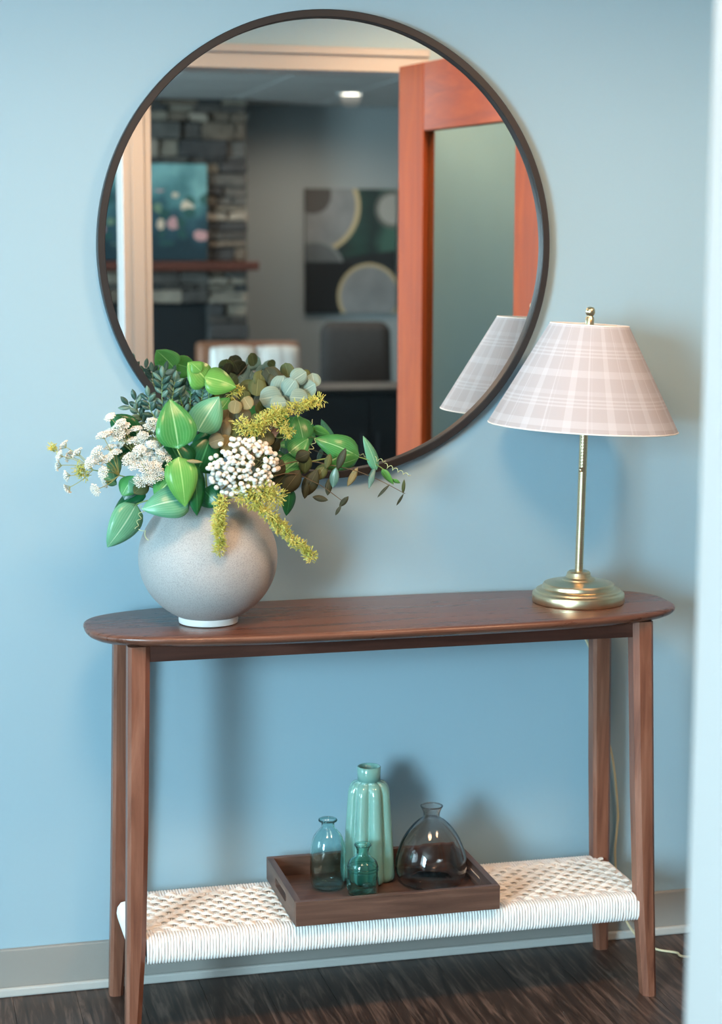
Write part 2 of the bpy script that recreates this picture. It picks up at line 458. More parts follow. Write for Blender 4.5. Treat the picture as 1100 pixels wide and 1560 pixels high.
top = prof[-1]
prof += [(top[0]-.001, top[1]+.003), (top[0]-.005, top[1]+.004), (top[0]-.007, top[1]-.004), (top[0]+.006, top[1]-.02), (RV*.9, ZV+.02), (RV*.85, ZV-.03), (.04, ZV-.10), (.001, ZV-.103)]
MB().lathe(prof, (VX, VY, TH), 72).build('body', M['ceramic'], vase, smooth=True)
MB().lathe([(.001, .0), (.050, 0), (.0555, .002), (.0565, .008), (.0555, .0165), (.001, .0165)], (VX, VY, TH), 56).build('foot_ring', plain('white_glaze', srgb(226, 226, 222), .35, 0, .03), vase, auto=40)
ZT = TH+top[1]                   # mouth height

# ------------------------------------------------------------------ plants in the vase
def leafmat(name, base, vein, back=None, rough=.30, veins=7, amt=.16):
    n = NT(name); n.setb(Roughness=rough, Specular_IOR_Level=.45)
    uv = n.new('ShaderNodeTexCoord').outputs['UV']; s3 = n.sep(uv)
    u = n.math('ABSOLUTE', n.math('SUBTRACT', s3[0], .5))
    mid = n.math('LESS_THAN', u, .018)
    st = n.math('SINE', n.math('MULTIPLY', u, veins*12.0)); st = n.math('MULTIPLY_ADD', st, .5, .5); st = n.math('POWER', st, 4.0)
    nz = n.noise(n.coord(), 34, 3)
    b2 = tuple(c*.62 for c in base[:3])+(1,)
    c = n.mix(nz, base, b2); c = n.mix(n.math('MULTIPLY', st, amt), c, vein); c = n.mix(n.math('MULTIPLY', mid, .8), c, vein)
    n.color(c)
    tr = n.new('ShaderNodeBsdfTranslucent'); n.link(c, tr.inputs[0]); ms = n.new('ShaderNodeMixShader'); ms.inputs[0].default_value = .22
    n.link(n.b.outputs[0], ms.inputs[1]); n.link(tr.outputs[0], ms.inputs[2]); n.link(ms.outputs[0], n.n['Material Output'].inputs[0])
    return n.m
LM = {
 'green': leafmat('leaf_green', srgb(80, 170, 92), srgb(165, 220, 165)),
 'bright': leafmat('leaf_bright', srgb(112, 190, 92), srgb(170, 220, 140)),
 'mint': leafmat('leaf_mint', srgb(112, 192, 152), srgb(190, 232, 206)),
 'dark': leafmat('leaf_dark', srgb(28, 108, 62), srgb(70, 150, 100)),
 'teal': leafmat('leaf_blue_green', srgb(104, 146, 132), srgb(170, 200, 188), amt=.2),
 'tealdark': leafmat('leaf_deep_blue_green', srgb(58, 96, 86), srgb(110, 150, 140), amt=.2),
 'silver': leafmat('leaf_silver', srgb(150, 180, 168), srgb(186, 206, 194), rough=.65, amt=.18, veins=5),
 'olive': leafmat('leaf_olive', srgb(92, 104, 58), srgb(120, 130, 84), rough=.6, amt=.3),
 'olivedark': leafmat('leaf_olive_dark', srgb(62, 66, 42), srgb(96, 98, 66), rough=.6, amt=.3),
 'tan': leafmat('leaf_tan', srgb(160, 148, 100), srgb(186, 172, 128), rough=.65, amt=.3),
 'taupe': leafmat('leaf_taupe', srgb(128, 122, 92), srgb(150, 146, 116), rough=.65, amt=.3),
}
M['stem'] = plain('stem_green', srgb(120, 148, 84), .6, 0, .15)
M['stem_brown'] = plain('stem_brown', srgb(96, 84, 62), .7, 0, .15)
M['tendril'] = plain('tendril_pale', srgb(196, 214, 160), .5, 0, .1)
M['white_petal'] = plain('white_petal', srgb(226, 226, 216), .7, 0, .03)
M['umbel_ray'] = plain('umbel_ray_green', srgb(160, 164, 104), .6, 0, .15)
n = NT('goldenrod_yellow'); n.setb(Roughness=.65); n.color(n.ramp(n.noise(n.coord(), 60, 3), [(.3, srgb(158, 164, 66)), (.55, srgb(202, 200, 104)), (.75, srgb(226, 206, 120))])); M['gold'] = n.m

def wfun(kind, t):
    if kind == 'heart':
        if t < .34: return math.sqrt(max(0, 1-(1-t/.34)**2))
        q = (t-.34)/.66; return max(0, (1-q**1.9))**.85*(1-.12*q)
    if kind == 'round': return math.sqrt(max(0, 1-(2*t-1)**2))
    if kind == 'oval': return math.sin(PI*t)**.75
    return math.sin(PI*t**.85)**.9
def leaf(parent, base, tip, width, mat, kind='heart', roll=0.0, fold=.18, arch=.08, nl=10, nu=4, name='leaf', wave=0.0):
    base, tip = Vector(base), Vector(tip); L = tip-base; ln = L.length; T = L/ln
    view = (CAM-(base+tip)/2).normalized(); N = (view-T*view.dot(T)).normalized()
    N = Quaternion(T, roll) @ N; S = T.cross(N)
    V, UV = [], []
    for i in range(nl+1):
        t_ = i/nl; w_ = width*.5*wfun(kind, t_)
        for j in range(nu+1):
            u_ = -1+2*j/nu
            V.append(base+L*t_+S*(w_*u_)+N*(arch*ln*math.sin(PI*t_)-fold*abs(u_)**1.3*w_+wave*width*math.sin(7*t_+2*u_)*abs(u_)))
            UV.append((.5+.5*u_, t_))
    F = [(i*(nu+1)+j, i*(nu+1)+j+1, (i+1)*(nu+1)+j+1, (i+1)*(nu+1)+j) for i in range(nl) for j in range(nu)]
    o = obj(name, V, F, LM[mat], parent, smooth=True, uv=UV)
    md = o.modifiers.new('thickness', 'SOLIDIFY'); md.thickness = .0007; md.offset = 0
    return o
def PX(px, py, y): return at(px, py, y)
MOUTH = Vector((VX, VY, ZT-.005))
def mouth(dx=0, dy=0): return MOUTH+Vector((dx, dy, 0))
def stem(parent, P, r=.0016, mat='stem', name='stem'):
    P = smooth_curve(P, 6); m = len(P)
    return MB().tube(P, [r*(1-.5*i/m) for i in range(m)], 6).build(name, M[mat], parent, smooth=True)
def curl(parent, p, d, turns=3.0, r=.006, ln=.04, wr=.0006):
    d = Vector(d).normalized(); a_ = d.orthogonal().normalized(); b_ = d.cross(a_); P = []
    for k in range(int(turns*14)+1):
        t_ = k/(turns*14); q = 2*PI*turns*t_; rr = r*(.35+.65*(1-t_))
        P.append(Vector(p)+d*ln*t_+a_*rr*(math.cos(q)-1)+b_*rr*math.sin(q))
    MB().tube(P, wr, 5).build('tendril', M['tendril'], parent, smooth=True)

# --- heart-leaved vine at the front left
v1 = empty('heart_leaf_stem', mouth(-.02, -.03), 'vine stem with big green heart-shaped leaves hanging over the front of the vase', 'plant stem')
stem(v1, [mouth(-.01, -.01), PX(300, 735, -.30), PX(278, 700, -.335), PX(270, 684, -.335)], .002)
stem(v1, [mouth(-.02, -.02), PX(262, 760, -.30), PX(228, 762, -.30), PX(208, 768, -.29)], .0018)
leaf(v1, PX(272, 684, -.335), PX(258, 608, -.315), .075, 'green', roll=.15, fold=-.15, arch=.10)
leaf(v1, PX(272, 696, -.345), PX(282, 772, -.352), .060, 'bright', roll=-.1, fold=.12, arch=.12)
leaf(v1, PX(290, 760, -.335), PX(216, 776, -.335), .062, 'mint', roll=.25, fold=.22, arch=.14)
leaf(v1, PX(208, 768, -.29), PX(163, 834, -.30), .060, 'mint', roll=-.25, fold=.12, arch=.10)
leaf(v1, PX(222, 745, -.27), PX(172, 782, -.26), .038, 'dark', roll=.6)
leaf(v1, PX(292, 705, -.325), PX(300, 786, -.345), .048, 'dark', roll=-.5, fold=.3)
leaf(v1, PX(262, 730, -.315), PX(236, 758, -.325), .05, 'green', roll=.3)
leaf(v1, PX(300, 720, -.28), PX(322, 662, -.27), .07, 'dark', roll=.1)
leaf(v1, PX(280, 715, -.29), PX(255, 670, -.28), .07, 'dark', roll=.2)
leaf(v1, PX(310, 745, -.31), PX(335, 772, -.33), .05, 'dark', roll=.2)
leaf(v1, PX(205, 730, -.26), PX(190, 762, -.27), .04, 'teal', roll=.3)
leaf(v1, PX(284, 702, -.35), PX(309, 704, -.36), .007, 'tan', 'lance')
for p_, d_, tt in ((PX(262, 705, -.35), PX(254, 712, -.355), 1.6), (PX(216, 770, -.30), PX(206, 806, -.31), 3.2), (PX(211, 806, -.31), PX(226, 824, -.345), 1.2)):
    curl(v1, p_, d_-p_, tt, .0052, (d_-p_).length)
# --- upper bright leaves
v2 = empty('heart_leaf_stem', mouth(0, 0), 'upright vine stem with three bright green heart-shaped leaves in front of the mirror', 'plant stem')
stem(v2, [mouth(0, 0), PX(312, 690, -.24), PX(318, 640, -.23), PX(318, 598, -.22)], .0018)
leaf(v2, PX(318, 584, -.22), PX(286, 552, -.22), .062, 'bright', roll=.55, fold=.25)
leaf(v2, PX(312, 574, -.225), PX(360, 590, -.225), .058, 'bright', roll=-.5, fold=.25)
leaf(v2, PX(301, 657, -.285), PX(334, 604, -.275), .064, 'mint', roll=-.1, fold=.2)
leaf(v2, PX(322, 640, -.24), PX(350, 606, -.22), .045, 'green', roll=.3)
leaf(v2, PX(306, 566, -.225), PX(292, 553, -.225), .03, 'bright', roll=.2)
leaf(v2, PX(316, 640, -.24), PX(330, 628, -.24), .03, 'green', roll=.3)
# --- right-hand vine
v3 = empty('heart_leaf_stem', mouth(.03, -.01), 'long vine stem with green leaves and curling tendrils reaching along the mirror frame', 'plant stem')
stem(v3, [mouth(.03, -.01), PX(420, 725, -.24), PX(480, 702, -.22), PX(543, 696, -.20), PX(580, 712, -.19), PX(598, 730, -.19)], .0018)
leaf(v3, PX(547, 696, -.20), PX(478, 668, -.20), .056, 'green', roll=.25, fold=.22, arch=.14)
leaf(v3, PX(546, 698, -.205), PX(486, 712, -.21), .034, 'green', roll=-.5)
leaf(v3, PX(574, 716, -.19), PX(553, 664, -.19), .026, 'mint', roll=.5, fold=.3)
leaf(v3, PX(582, 715, -.19), PX(600, 738, -.19), .018, 'bright', roll=.7, fold=.3)
leaf(v3, PX(570, 712, -.19), PX(562, 745, -.195), .015, 'teal', roll=.8, fold=.3)
leaf(v3, PX(475, 652, -.2), PX(503, 662, -.2), .026, 'bright', roll=.7)
leaf(v3, PX(598, 730, -.19), PX(610, 736, -.19), .01, 'bright', roll=.7, kind='lance')
leaf(v3, PX(462, 670, -.22), PX(452, 632, -.2), .05, 'green', roll=.3)
leaf(v3, PX(440, 690, -.23), PX(470, 668, -.22), .05, 'green', roll=-.3)
leaf(v3, PX(430, 720, -.24), PX(470, 690, -.22), .05, 'green', roll=-.1)
leaf(v3, PX(440, 742, -.25), PX(436, 786, -.26), .035, 'dark', roll=-.6)
leaf(v3, PX(300, 700, -.2), PX(360, 640, -.18), .07, 'dark', roll=.2)
leaf(v3, PX(400, 710, -.22), PX(450, 720, -.22), .07, 'dark', roll=.2)
for p_, d_, tt in ((PX(570, 696, -.19), PX(588, 702, -.19), 2), (PX(586, 706, -.19), PX(626, 724, -.18), 5), (PX(468, 655, -.2), PX(478, 640, -.2), 1.3), (PX(474, 690, -.21), PX(482, 668, -.21), 2.5)):
    curl(v3, p_, d_-p_, tt, .005, (d_-p_).length)

# --- round-leaved eucalyptus, three kinds
def euca(label, base, pts, mats, rr, yd, stemP):
    t = empty('eucalyptus_stem', base, label, 'plant stem')
    stem(t, stemP, .0018, 'stem_brown')
    for k, (px, py, s_) in enumerate(pts):
        y_ = yd+random.uniform(-.022, .012)-.0002*(py-600); c_ = PX(px, py, y_)
        a_ = random.uniform(0, 2*PI); d_ = right*math.cos(a_)+up*math.sin(a_)+fwd*random.uniform(-.35, .35); d_.normalize()
        leaf(t, c_-d_*rr*s_, c_+d_*rr*s_, 2*rr*s_, mats[k % len(mats)], 'round', roll=random.uniform(-.4, .4), fold=random.uniform(-.12, .12), arch=random.uniform(-.08, .12), nl=9)
    return t
euca('eucalyptus stem with round silvery blue-green leaves in front of the mirror', mouth(.02, .02),
     [(428, 588, 1.15), (412, 605, 1.2), (442, 590, 1.0), (455, 574, .95), (478, 579, .8), (468, 592, 1.05), (455, 606, 1), (438, 613, .9), (424, 614, .9), (446, 600, .9), (432, 600, 1)],
     ['silver'], .0178, -.225, [mouth(.02, .02), PX(392, 690, -.22), PX(430, 630, -.22), PX(466, 584, -.22)])
euca('eucalyptus stem with round olive-green leaves behind the silvery leaves', mouth(.01, .03),
     [(379, 594, 1.1), (397, 577, .9), (413, 574, 1.1), (437, 564, .8), (400, 600, 1.0), (388, 606, .9), (392, 590, 1), (466, 570, .5), (421, 580, 1), (372, 604, .7), (400, 622, .8), (395, 560+20, .8)],
     ['olive', 'olive', 'olivedark'], .0180, -.19, [mouth(.01, .03), PX(380, 680, -.2), PX(396, 620, -.19), PX(430, 572, -.185)])
euca('eucalyptus stem with round tan and taupe leaves above the white ball flowers', mouth(.01, .0),
     [(358, 620, .8), (377, 614, .8), (347, 637, 1.1), (371, 633, .95), (338, 655, 1.2), (360, 658, 1.2), (328, 640, .9), (345, 675, 1.0), (330, 672, .9), (352, 645, .9), (369, 676, 1.1), (392, 640, .8), (405, 668, 1.0)],
     ['tan', 'tan', 'taupe', 'taupe', 'taupe', 'olive'], .0165, -.255, [mouth(.01, 0), PX(345, 710, -.25), PX(352, 650, -.255), PX(370, 618, -.25)])
# --- long-leaved olive eucalyptus trailing to the right
t = empty('eucalyptus_stem', mouth(.04, -.02), 'trailing eucalyptus stem with narrow dark olive leaves to the right of the vase', 'plant stem')
stem(t, [mouth(.04, -.02), PX(430, 722, -.26), PX(480, 735, -.25), PX(520, 762, -.245)], .0012, 'stem_brown')
stem(t, [mouth(.04, -.02), PX(440, 705, -.25), PX(520, 712, -.23), PX(570, 728, -.22), PX(617, 752, -.215)], .0012, 'stem_brown')
NL = [((464, 722), (466, 690), .026, 'olive'), ((484, 715), (462, 757), .030, 'olivedark'), ((498, 706), (480, 732), .024, 'olive'), ((497, 714), (503, 691), .015, 'olive'),
      ((514, 716), (527, 682), .016, 'olivedark'), ((512, 712), (507, 743), .018, 'teal'), ((499, 755), (502, 728), .014, 'olivedark'), ((500, 762), (476, 757), .012, 'olivedark'),
      ((517, 772), (531, 756), .011, 'olivedark'), ((520, 770), (511, 785), .007, 'olivedark'), ((545, 712), (529, 741), .014, 'tan'), ((570, 715), (562, 744), .011, 'teal'),
      ((594, 738), (575, 758), .006, 'olivedark'), ((614, 752), (616, 730), .007, 'olive'), ((615, 752), (604, 770), .005, 'olivedark'), ((458, 716), (430, 752), .034, 'olivedark'),
      ((440, 716), (420, 740), .034, 'olivedark'), ((450, 700), (472, 690), .026, 'olivedark'), ((468, 735), (464, 760), .012, 'olivedark'), ((430, 700), (415, 725), .035, 'olivedark'), ((405, 690), (425, 668), .03, 'olivedark'), ((395, 672), (422, 668), .02, 'tan')]
for (b_, p_, w_, m_) in NL:
    yq = -.245+random.uniform(-.015, .015)+max(0, b_[0]-480)*.0002
    leaf(t, PX(*b_, yq), PX(*p_, yq+random.uniform(-.012, .012)), w_, m_, 'oval', roll=random.uniform(-.3, .3), fold=.2, nl=8)
# --- goldenrod
def spray(mb, path, width, count, ln=.0075):
    P = smooth_curve(path, 6); m = len(P)
    for k in range(count):
        f_ = random.random(); i_ = min(int(f_*m), m-1); wd_ = width*(.5+.5*abs(math.sin(f_*PI*2.6+.6)))
        d_ = Vector((random.gauss(0, 1), random.gauss(0, 1), random.gauss(0, 1))).normalized()
        c_ = P[i_]+d_*wd_*random.random()**.5
        e_ = (d_+Vector((random.gauss(0, .5), random.gauss(0, .5), random.gauss(0, .5)))).normalized()*ln*random.uniform(.6, 1.2)
        s_ = e_.orthogonal().normalized()*.00075; q_ = e_.cross(s_).normalized()*.00075
        n_ = len(mb.v)
        mb.add([c_+s_, c_-s_*.5+q_, c_-s_*.5-q_, c_+e_+s_*.9, c_+e_-s_*.5+q_*.9, c_+e_-s_*.5-q_*.9], [(0, 1, 4, 3), (1, 2, 5, 4), (2, 0, 3, 5), (3, 4, 5)])
def goldenrod(label, paths, base):
    t = empty('goldenrod_stem', base, label, 'flower')
    mb = MB()
    for path, wd_, ct in paths:
        spray(mb, path, wd_, ct)
        stem(t, path, .0011)
    mb.build('flower_spray', M['gold'], t, kind='stuff')
    return t
goldenrod('yellow goldenrod stem spreading below the round silvery leaves', [
    ([PX(366, 646, -.285), PX(390, 655, -.29), PX(402, 640, -.29), PX(424, 630, -.285)], .017, 750),
    ([PX(410, 640, -.29), PX(440, 625, -.28), PX(466, 616, -.27), PX(489, 609, -.26)], .012, 600),
    ([PX(415, 635, -.285), PX(432, 650, -.28), PX(442, 660, -.28)], .012, 300), ([mouth(.02, 0), PX(375, 690, -.27), PX(395, 650, -.285)], .002, 10),
    ([PX(352, 600, -.21), PX(366, 592, -.21)], .010, 130)], mouth(.02, 0))
goldenrod('yellow goldenrod stem drooping over the right shoulder of the vase', [
    ([PX(368, 752, -.34), PX(395, 748, -.345), PX(420, 756, -.34)], .022, 1100),
    ([PX(385, 765, -.345), PX(412, 785, -.345), PX(428, 806, -.335)], .013, 700),
    ([PX(428, 800, -.335), PX(445, 822, -.33), PX(462, 834, -.325), PX(474, 848, -.32)], .011, 650),
    ([mouth(.03, -.03), PX(360, 745, -.32), PX(375, 752, -.34)], .003, 20)], mouth(.03, -.03))
goldenrod('small yellow goldenrod sprig hanging down the front of the vase', [
    ([PX(338, 765, -.345), PX(334, 785, -.352), PX(333, 805, -.355)], .013, 650), ([PX(333, 800, -.355), PX(336, 822, -.358), PX(335, 838, -.358)], .010, 420),
    ([mouth(.0, -.04), PX(336, 752, -.33), PX(338, 766, -.345)], .002, 10)], mouth(0, -.04))
# --- white ball flowers
t = empty('baby_breath_stem', mouth(.02, -.03), 'dense cluster of round white ball flowers at the front of the vase', 'flower')
mb = MB(); ms = MB(); root = PX(368, 740, -.28); cnt = 0; placed = []
while cnt < 175:
    a_ = random.uniform(0, 2*PI); q = random.random()**.5
    px, py = 370+54*q*math.cos(a_), 712+47*q*math.sin(a_)
    if px < 335 and py < 690: continue
    y_ = -.325-.035*math.sqrt(max(0, 1-q*q))+random.uniform(-.008, .008)
    c_ = PX(px, py, y_)
    if any((c_-o_).length < .0068 for o_ in placed): 
        cnt += .05; continue
    placed.append(c_); cnt += 1
    mb.ico(c_, random.uniform(.0044, .0058), 2, (1, 1, .9)); ms.tube(smooth_curve([root, (root+c_)/2+Vector((0, -.008, .006)), c_], 3), .0005, 4, False)
mb.build('flower_balls', M['white_petal'], t, smooth=True, kind='stuff'); ms.build('flower_stalks', M['umbel_ray'], t, kind='stuff')
stem(t, [mouth(.02, -.03), PX(362, 755, -.28), root], .0016)
# --- lacy white umbels
def umbel(t, hub, ends, rad, dense=26, bend=.25):
    mb = MB(); ms = MB()
    for e_ in ends:
        ax = (e_-hub).normalized(); a1 = ax.orthogonal().normalized(); b1 = ax.cross(a1)
        mid = hub.lerp(e_, .5)+up*(bend*(e_-hub).length*(.25 if (e_-hub).dot(up) > 0 else -.25))
        ms.tube(smooth_curve([hub, mid, e_], 4), .0007, 5, False)
        r_ = rad*random.uniform(.8, 1.15)
        dn = int(dense*1.3)
        for k in range(dn):
            f_ = math.sqrt((k+.5)/dn)*r_; g_ = k*2.39996
            p_ = e_+a1*f_*math.cos(g_)+b1*f_*math.sin(g_)+ax*(.35*r_*(1-(f_/r_)**2)+random.uniform(0, .0018))
            mb.ico(p_, random.uniform(.0013, .0023), 1, (1, 1, .8))
        for k in range(7):
            g_ = k*2*PI/7; ms.tube([e_-ax*.006, e_+a1*r_*.7*math.cos(g_)+b1*r_*.7*math.sin(g_)], .0004, 4, False)
    mb.build('flower_head', M['white_petal'], t, kind='stuff'); ms.build('umbel_rays', M['umbel_ray'], t, kind='stuff')
t = empty('lace_flower_stem', mouth(-.04, 0), 'lacy white umbel flower reaching out furthest beyond the vase over the blue wall', 'flower')
hub = PX(142, 716, -.27)
umbel(t, hub, [PX(a, b, -.27+random.uniform(-.03, .03)) for a, b in ((97, 679), (91, 694), (89, 709), (106, 695), (102, 725), (103, 744), (118, 690))], .0115, 26)
stem(t, [mouth(-.04, 0), PX(235, 740, -.24), PX(185, 725, -.26), hub], .0017)
mb = MB(); spray(mb, [PX(78, 680, -.27), PX(84, 688, -.27)], .006, 60); spray(mb, [PX(118, 712, -.27), PX(130, 724, -.27)], .010, 130); mb.build('flower_buds', M['gold'], t, kind='stuff')
t = empty('lace_flower_stem', mouth(-.04, -.01), 'lacy white umbel flower with small heads between the blue wall and the large leaves', 'flower')
hub = PX(182, 724, -.27)
umbel(t, hub, [PX(a, b, -.285+random.uniform(-.03, .02)) for a, b in ((137, 705), (148, 688), (146, 746), (158, 720), (160, 735), (157, 664), (176, 690), (150, 700), (164, 700), (168, 682))], .0125, 36)
stem(t, [mouth(-.04, -.01), PX(240, 745, -.26), hub], .0017)
for q in ((175, 735, 165, 700), (180, 725, 172, 690), (178, 738, 158, 725)):
    leaf(t, PX(q[0], q[1], -.26), PX(q[2], q[3], -.27), .022, 'mint', 'oval', roll=.4)
t = empty('lace_flower_stem', mouth(-.03, -.02), 'full lacy white umbel flower beside the biggest heart-shaped leaf', 'flower')
hub = PX(226, 728, -.28)
umbel(t, hub, [PX(a, b, -.315+random.uniform(-.012, .012)) for a, b in ((225, 690), (222, 712), (236, 712), (207, 694), (250, 696), (240, 700), (213, 686), (232, 678), (204, 708), (244, 688), (218, 700), (228, 728), (214, 732), (240, 722), (196, 700))], .0125, 42)
stem(t, [mouth(-.03, -.02), PX(248, 750, -.28), hub], .0017)
leaf(t, PX(226, 735, -.29), PX(204, 752, -.30), .03, 'olive', 'oval', roll=.4); leaf(t, PX(214, 745, -.285), PX(196, 732, -.29), .035, 'mint', 'oval', roll=.4)
leaf(t, PX(205, 725, -.28), PX(186, 755, -.28), .04, 'green', 'oval', roll=.4)
t = empty('lace_flower_stem', mouth(-.03, 0), 'lacy white umbel flower standing up behind and above the others', 'flower')
hub = PX(212, 700, -.25)
umbel(t, hub, [PX(a, b, -.275+random.uniform(-.015, .015)) for a, b in ((178, 654), (208, 654), (190, 650), (182, 664), (212, 672), (168, 636), (166, 660), (192, 660), (200, 672), (186, 676), (228, 652), (218, 664), (184, 645), (174, 668), (234, 644))], .0125, 40)
stem(t, [mouth(-.03, 0), PX(240, 735, -.24), hub], .0017)
leaf(t, PX(216, 668, -.25), PX(168, 634, -.25), .05, 'dark', 'oval', roll=-.3); leaf(t, PX(212, 690, -.245), PX(176, 700, -.25), .04, 'dark', 'oval', roll=.3)
leaf(t, PX(205, 690, -.24), PX(186, 640, -.24), .04, 'olive', 'oval', roll=.3)
# --- small-leaved blue-green sprigs
def sprig(label, paths, mats, base):
    t = empty('small_leaf_stem', base, label, 'plant stem')
    for path, nlv in paths:
        stem(t, path, .0012)
        P = smooth_curve(path, 10); m = len(P)
        for k in range(nlv):
            i_ = int((.30+.70*k/nlv)*(m-1)); p_ = P[i_]; tan = (P[min(i_+1, m-1)]-P[max(i_-1, 0)]).normalized()
            sd = tan.cross(fwd).normalized()*(1 if k % 2 else -1)
            d_ = (tan*.75+sd*.8+fwd*random.uniform(-.6, .4)).normalized()*random.uniform(.017, .026)
            leaf(t, p_, p_+d_, random.uniform(.008, .0115), random.choice(mats), 'oval', roll=random.uniform(-.6, .6), fold=.25, nl=5, nu=2)
        leaf(t, P[-1], P[-1]+(P[-1]-P[-3]).normalized()*.022, .010, mats[0], 'oval', nl=5, nu=2)
    return t
sprig('blue-green small-leaved sprig standing up before the mirror frame', [
    ([mouth(-.02, .02), PX(262, 670, -.22), PX(248, 620, -.22), PX(247, 575, -.22)], 18), ([PX(262, 670, -.22), PX(232, 630, -.22), PX(226, 605, -.22)], 11), ([PX(258, 650, -.22), PX(262, 610, -.21), PX(266, 582, -.21)], 11)],
    ['teal', 'teal', 'tealdark'], mouth(-.02, .02))
sprig('blue-green small-leaved sprig behind the two upright bright green leaves', [
    ([mouth(0, .03), PX(292, 660, -.19), PX(290, 610, -.19), PX(294, 584, -.19)], 18), ([PX(292, 650, -.19), PX(276, 612, -.19), PX(272, 586, -.19)], 13), ([PX(292, 650, -.19), PX(306, 612, -.20), PX(310, 592, -.20)], 11)],
    ['teal', 'silver', 'tealdark', 'teal'], mouth(0, .03))
sprig('dark small-leaved sprig leaning out over the white flowers', [
    ([mouth(-.03, .01), PX(252, 690, -.21), PX(226, 650, -.21), PX(196, 617, -.21)], 12), ([PX(248, 685, -.21), PX(216, 640, -.21), PX(206, 610, -.21)], 9)], ['tealdark', 'teal'], mouth(-.03, .01))

# ------------------------------------------------------------------ table lamp
LX, LY = .4755, -.178
lp = empty('table_lamp', (LX, LY, TH), 'brass table lamp with pale plaid cone shade on the table', 'lamp')
n = NT('brushed_brass'); n.setb(Metallic=1.0, Roughness=.30); v = n.coord('Object', (1, 1, 60)); f = n.noise(v, 8, 3)
n.color(n.ramp(f, [(.3, srgb(206, 188, 150)), (.7, srgb(228, 212, 178))])); n.b.inputs['Anisotropic'].default_value = .4; M['brass'] = n.m
pr = [(.001, 0), (.0895, 0), (.0915, .001), (.0922, .004), (.0922, .0165), (.091, .0195), (.0875, .021), (.086, .022), (.0845, .0255), (.0815, .0275), (.0735, .0285), (.072, .030), (.071, .036), (.0685, .039), (.060, .041), (.035, .0435), (.0335, .0445), (.0325, .047), (.030, .0485), (.026, .050), (.0245, .054), (.023, .0595), (.020, .0625), (.0125, .0635), (.001, .0635)]
MB().lathe(pr, (LX, LY, TH), 80).build('base', M['brass'], lp, auto=28)
lean = Matrix.Translation((LX, LY, TH+.06)) @ Matrix.Rotation(math.radians(1.0), 4, 'Y') @ Matrix.Translation((-LX, -LY, -TH-.06))
MB().lathe([(.001, .058), (.0082, .058), (.0082, .345), (.001, .345)], (LX, LY, TH), 28).xf(lean).build('pole', M['brass'], lp, auto=40)
MB().lathe([(.0082, .345), (.012, .347), (.016, .352), (.016, .395), (.013, .40), (.004, .402), (.003, .56), (.001, .56)], (LX, LY, TH), 24).xf(lean).build('socket', M['brass'], lp, auto=40)
mb = MB(); ch = lean @ Vector((LX-.004, LY-.0135, TH))
for k in range(16): mb.ico(ch+Vector((.0, 0, .37-.0062*k)), .0019, 1)
mb.ico(ch+Vector((0, 0, .37-.0062*16-.003)), .0048, 2); mb.build('pull_chain', M['brass'], lp, smooth=True)
# shade: cone, slightly tilted
n = NT('plaid_fabric'); n.setb(Roughness=.85)
uv = n.new('ShaderNodeTexCoord').outputs['UV']; s3 = n.sep(uv)
def stripes(c, freq, bands):
    fr = n.math('FRACT', n.math('MULTIPLY', c, freq)); out = None
    for a_, b_, st in bands:
        m_ = n.math('MULTIPLY', n.math('MULTIPLY', n.math('GREATER_THAN', fr, a_), n.math('LESS_THAN', fr, b_)), st)
        out = m_ if out is None else n.math('ADD', out, m_)
    return out
hs = stripes(s3[1], 2.15, [(.10, .24, .75), (.50, .535, .8), (.57, .605, .8), (.64, .675, .8), (.74, .83, .45)])
vs_ = stripes(s3[0], 13.0, [(.06, .24, .75), (.58, .62, .8), (.68, .71, .35)])
tot = n.math('MINIMUM', n.math('ADD', n.math('MULTIPLY', hs, .75), n.math('MULTIPLY', vs_, .75)), 1.0)
col_ = n.mix(tot, srgb(198, 196, 200), srgb(215, 216, 221)); n.color(col_)
g = n.noise(n.coord('Object', (1, 1, 1)), 500, 2); n.bump(g, .15, .0006)
tr = n.new('ShaderNodeBsdfTranslucent'); n.link(col_, tr.inputs[0]); msx = n.new('ShaderNodeMixShader'); msx.inputs[0].default_value = .3
n.link(n.b.outputs[0], msx.inputs[1]); n.link(tr.outputs[0], msx.inputs[2]); n.link(msx.outputs[0], n.n['Material Output'].inputs[0]); M['plaid'] = n.m
SZ0, SZ1, SR0, SR1 = .352, .553, .188, .078
tilt = Matrix.Translation((LX, LY, TH+.45)) @ Matrix.Rotation(math.radians(2.9), 4, 'Y') @ Matrix.Translation((-LX, -LY, -TH-.45))
tilt = Matrix.Translation(((lean @ Vector((LX, LY, TH+.45)))-Vector((LX, LY, TH+.45)))) @ tilt
MB().lathe([(.001, .553), (.0085, .553), (.0088, .566), (.0062, .569), (.0062, .5705), (.0085, .5735), (.0096, .578), (.0088, .583), (.006, .587), (.001, .5885)], (LX, LY, TH), 24).xf(tilt).build('finial', M['brass'], lp, auto=50)
ns = 97; V = []; UV = []
for r_, z_, vv in ((SR0, SZ0, 0), (SR1, SZ1, 1), (SR1-.002, SZ1, 1), (SR0-.002, SZ0, 0)):
    for k in range(ns):
        a_ = 2*PI*k/(ns-1)+1.2; V.append(tilt @ Vector((LX+r_*math.cos(a_), LY+r_*math.sin(a_), TH+z_))); UV.append((k/(ns-1), vv))
F = [(j*ns+k, j*ns+k+1, (j+1)*ns+k+1, (j+1)*ns+k) for j in range(3) for k in range(ns-1)]
sh = obj('shade', V, F, M['plaid'], lp, auto=40, uv=UV)
mb = MB()
mb.tube([tilt @ Vector((LX+(SR1-.001)*math.cos(2*PI*k/48), LY+(SR1-.001)*math.sin(2*PI*k/48), TH+SZ1)) for k in range(49)], .0016, 6, False)
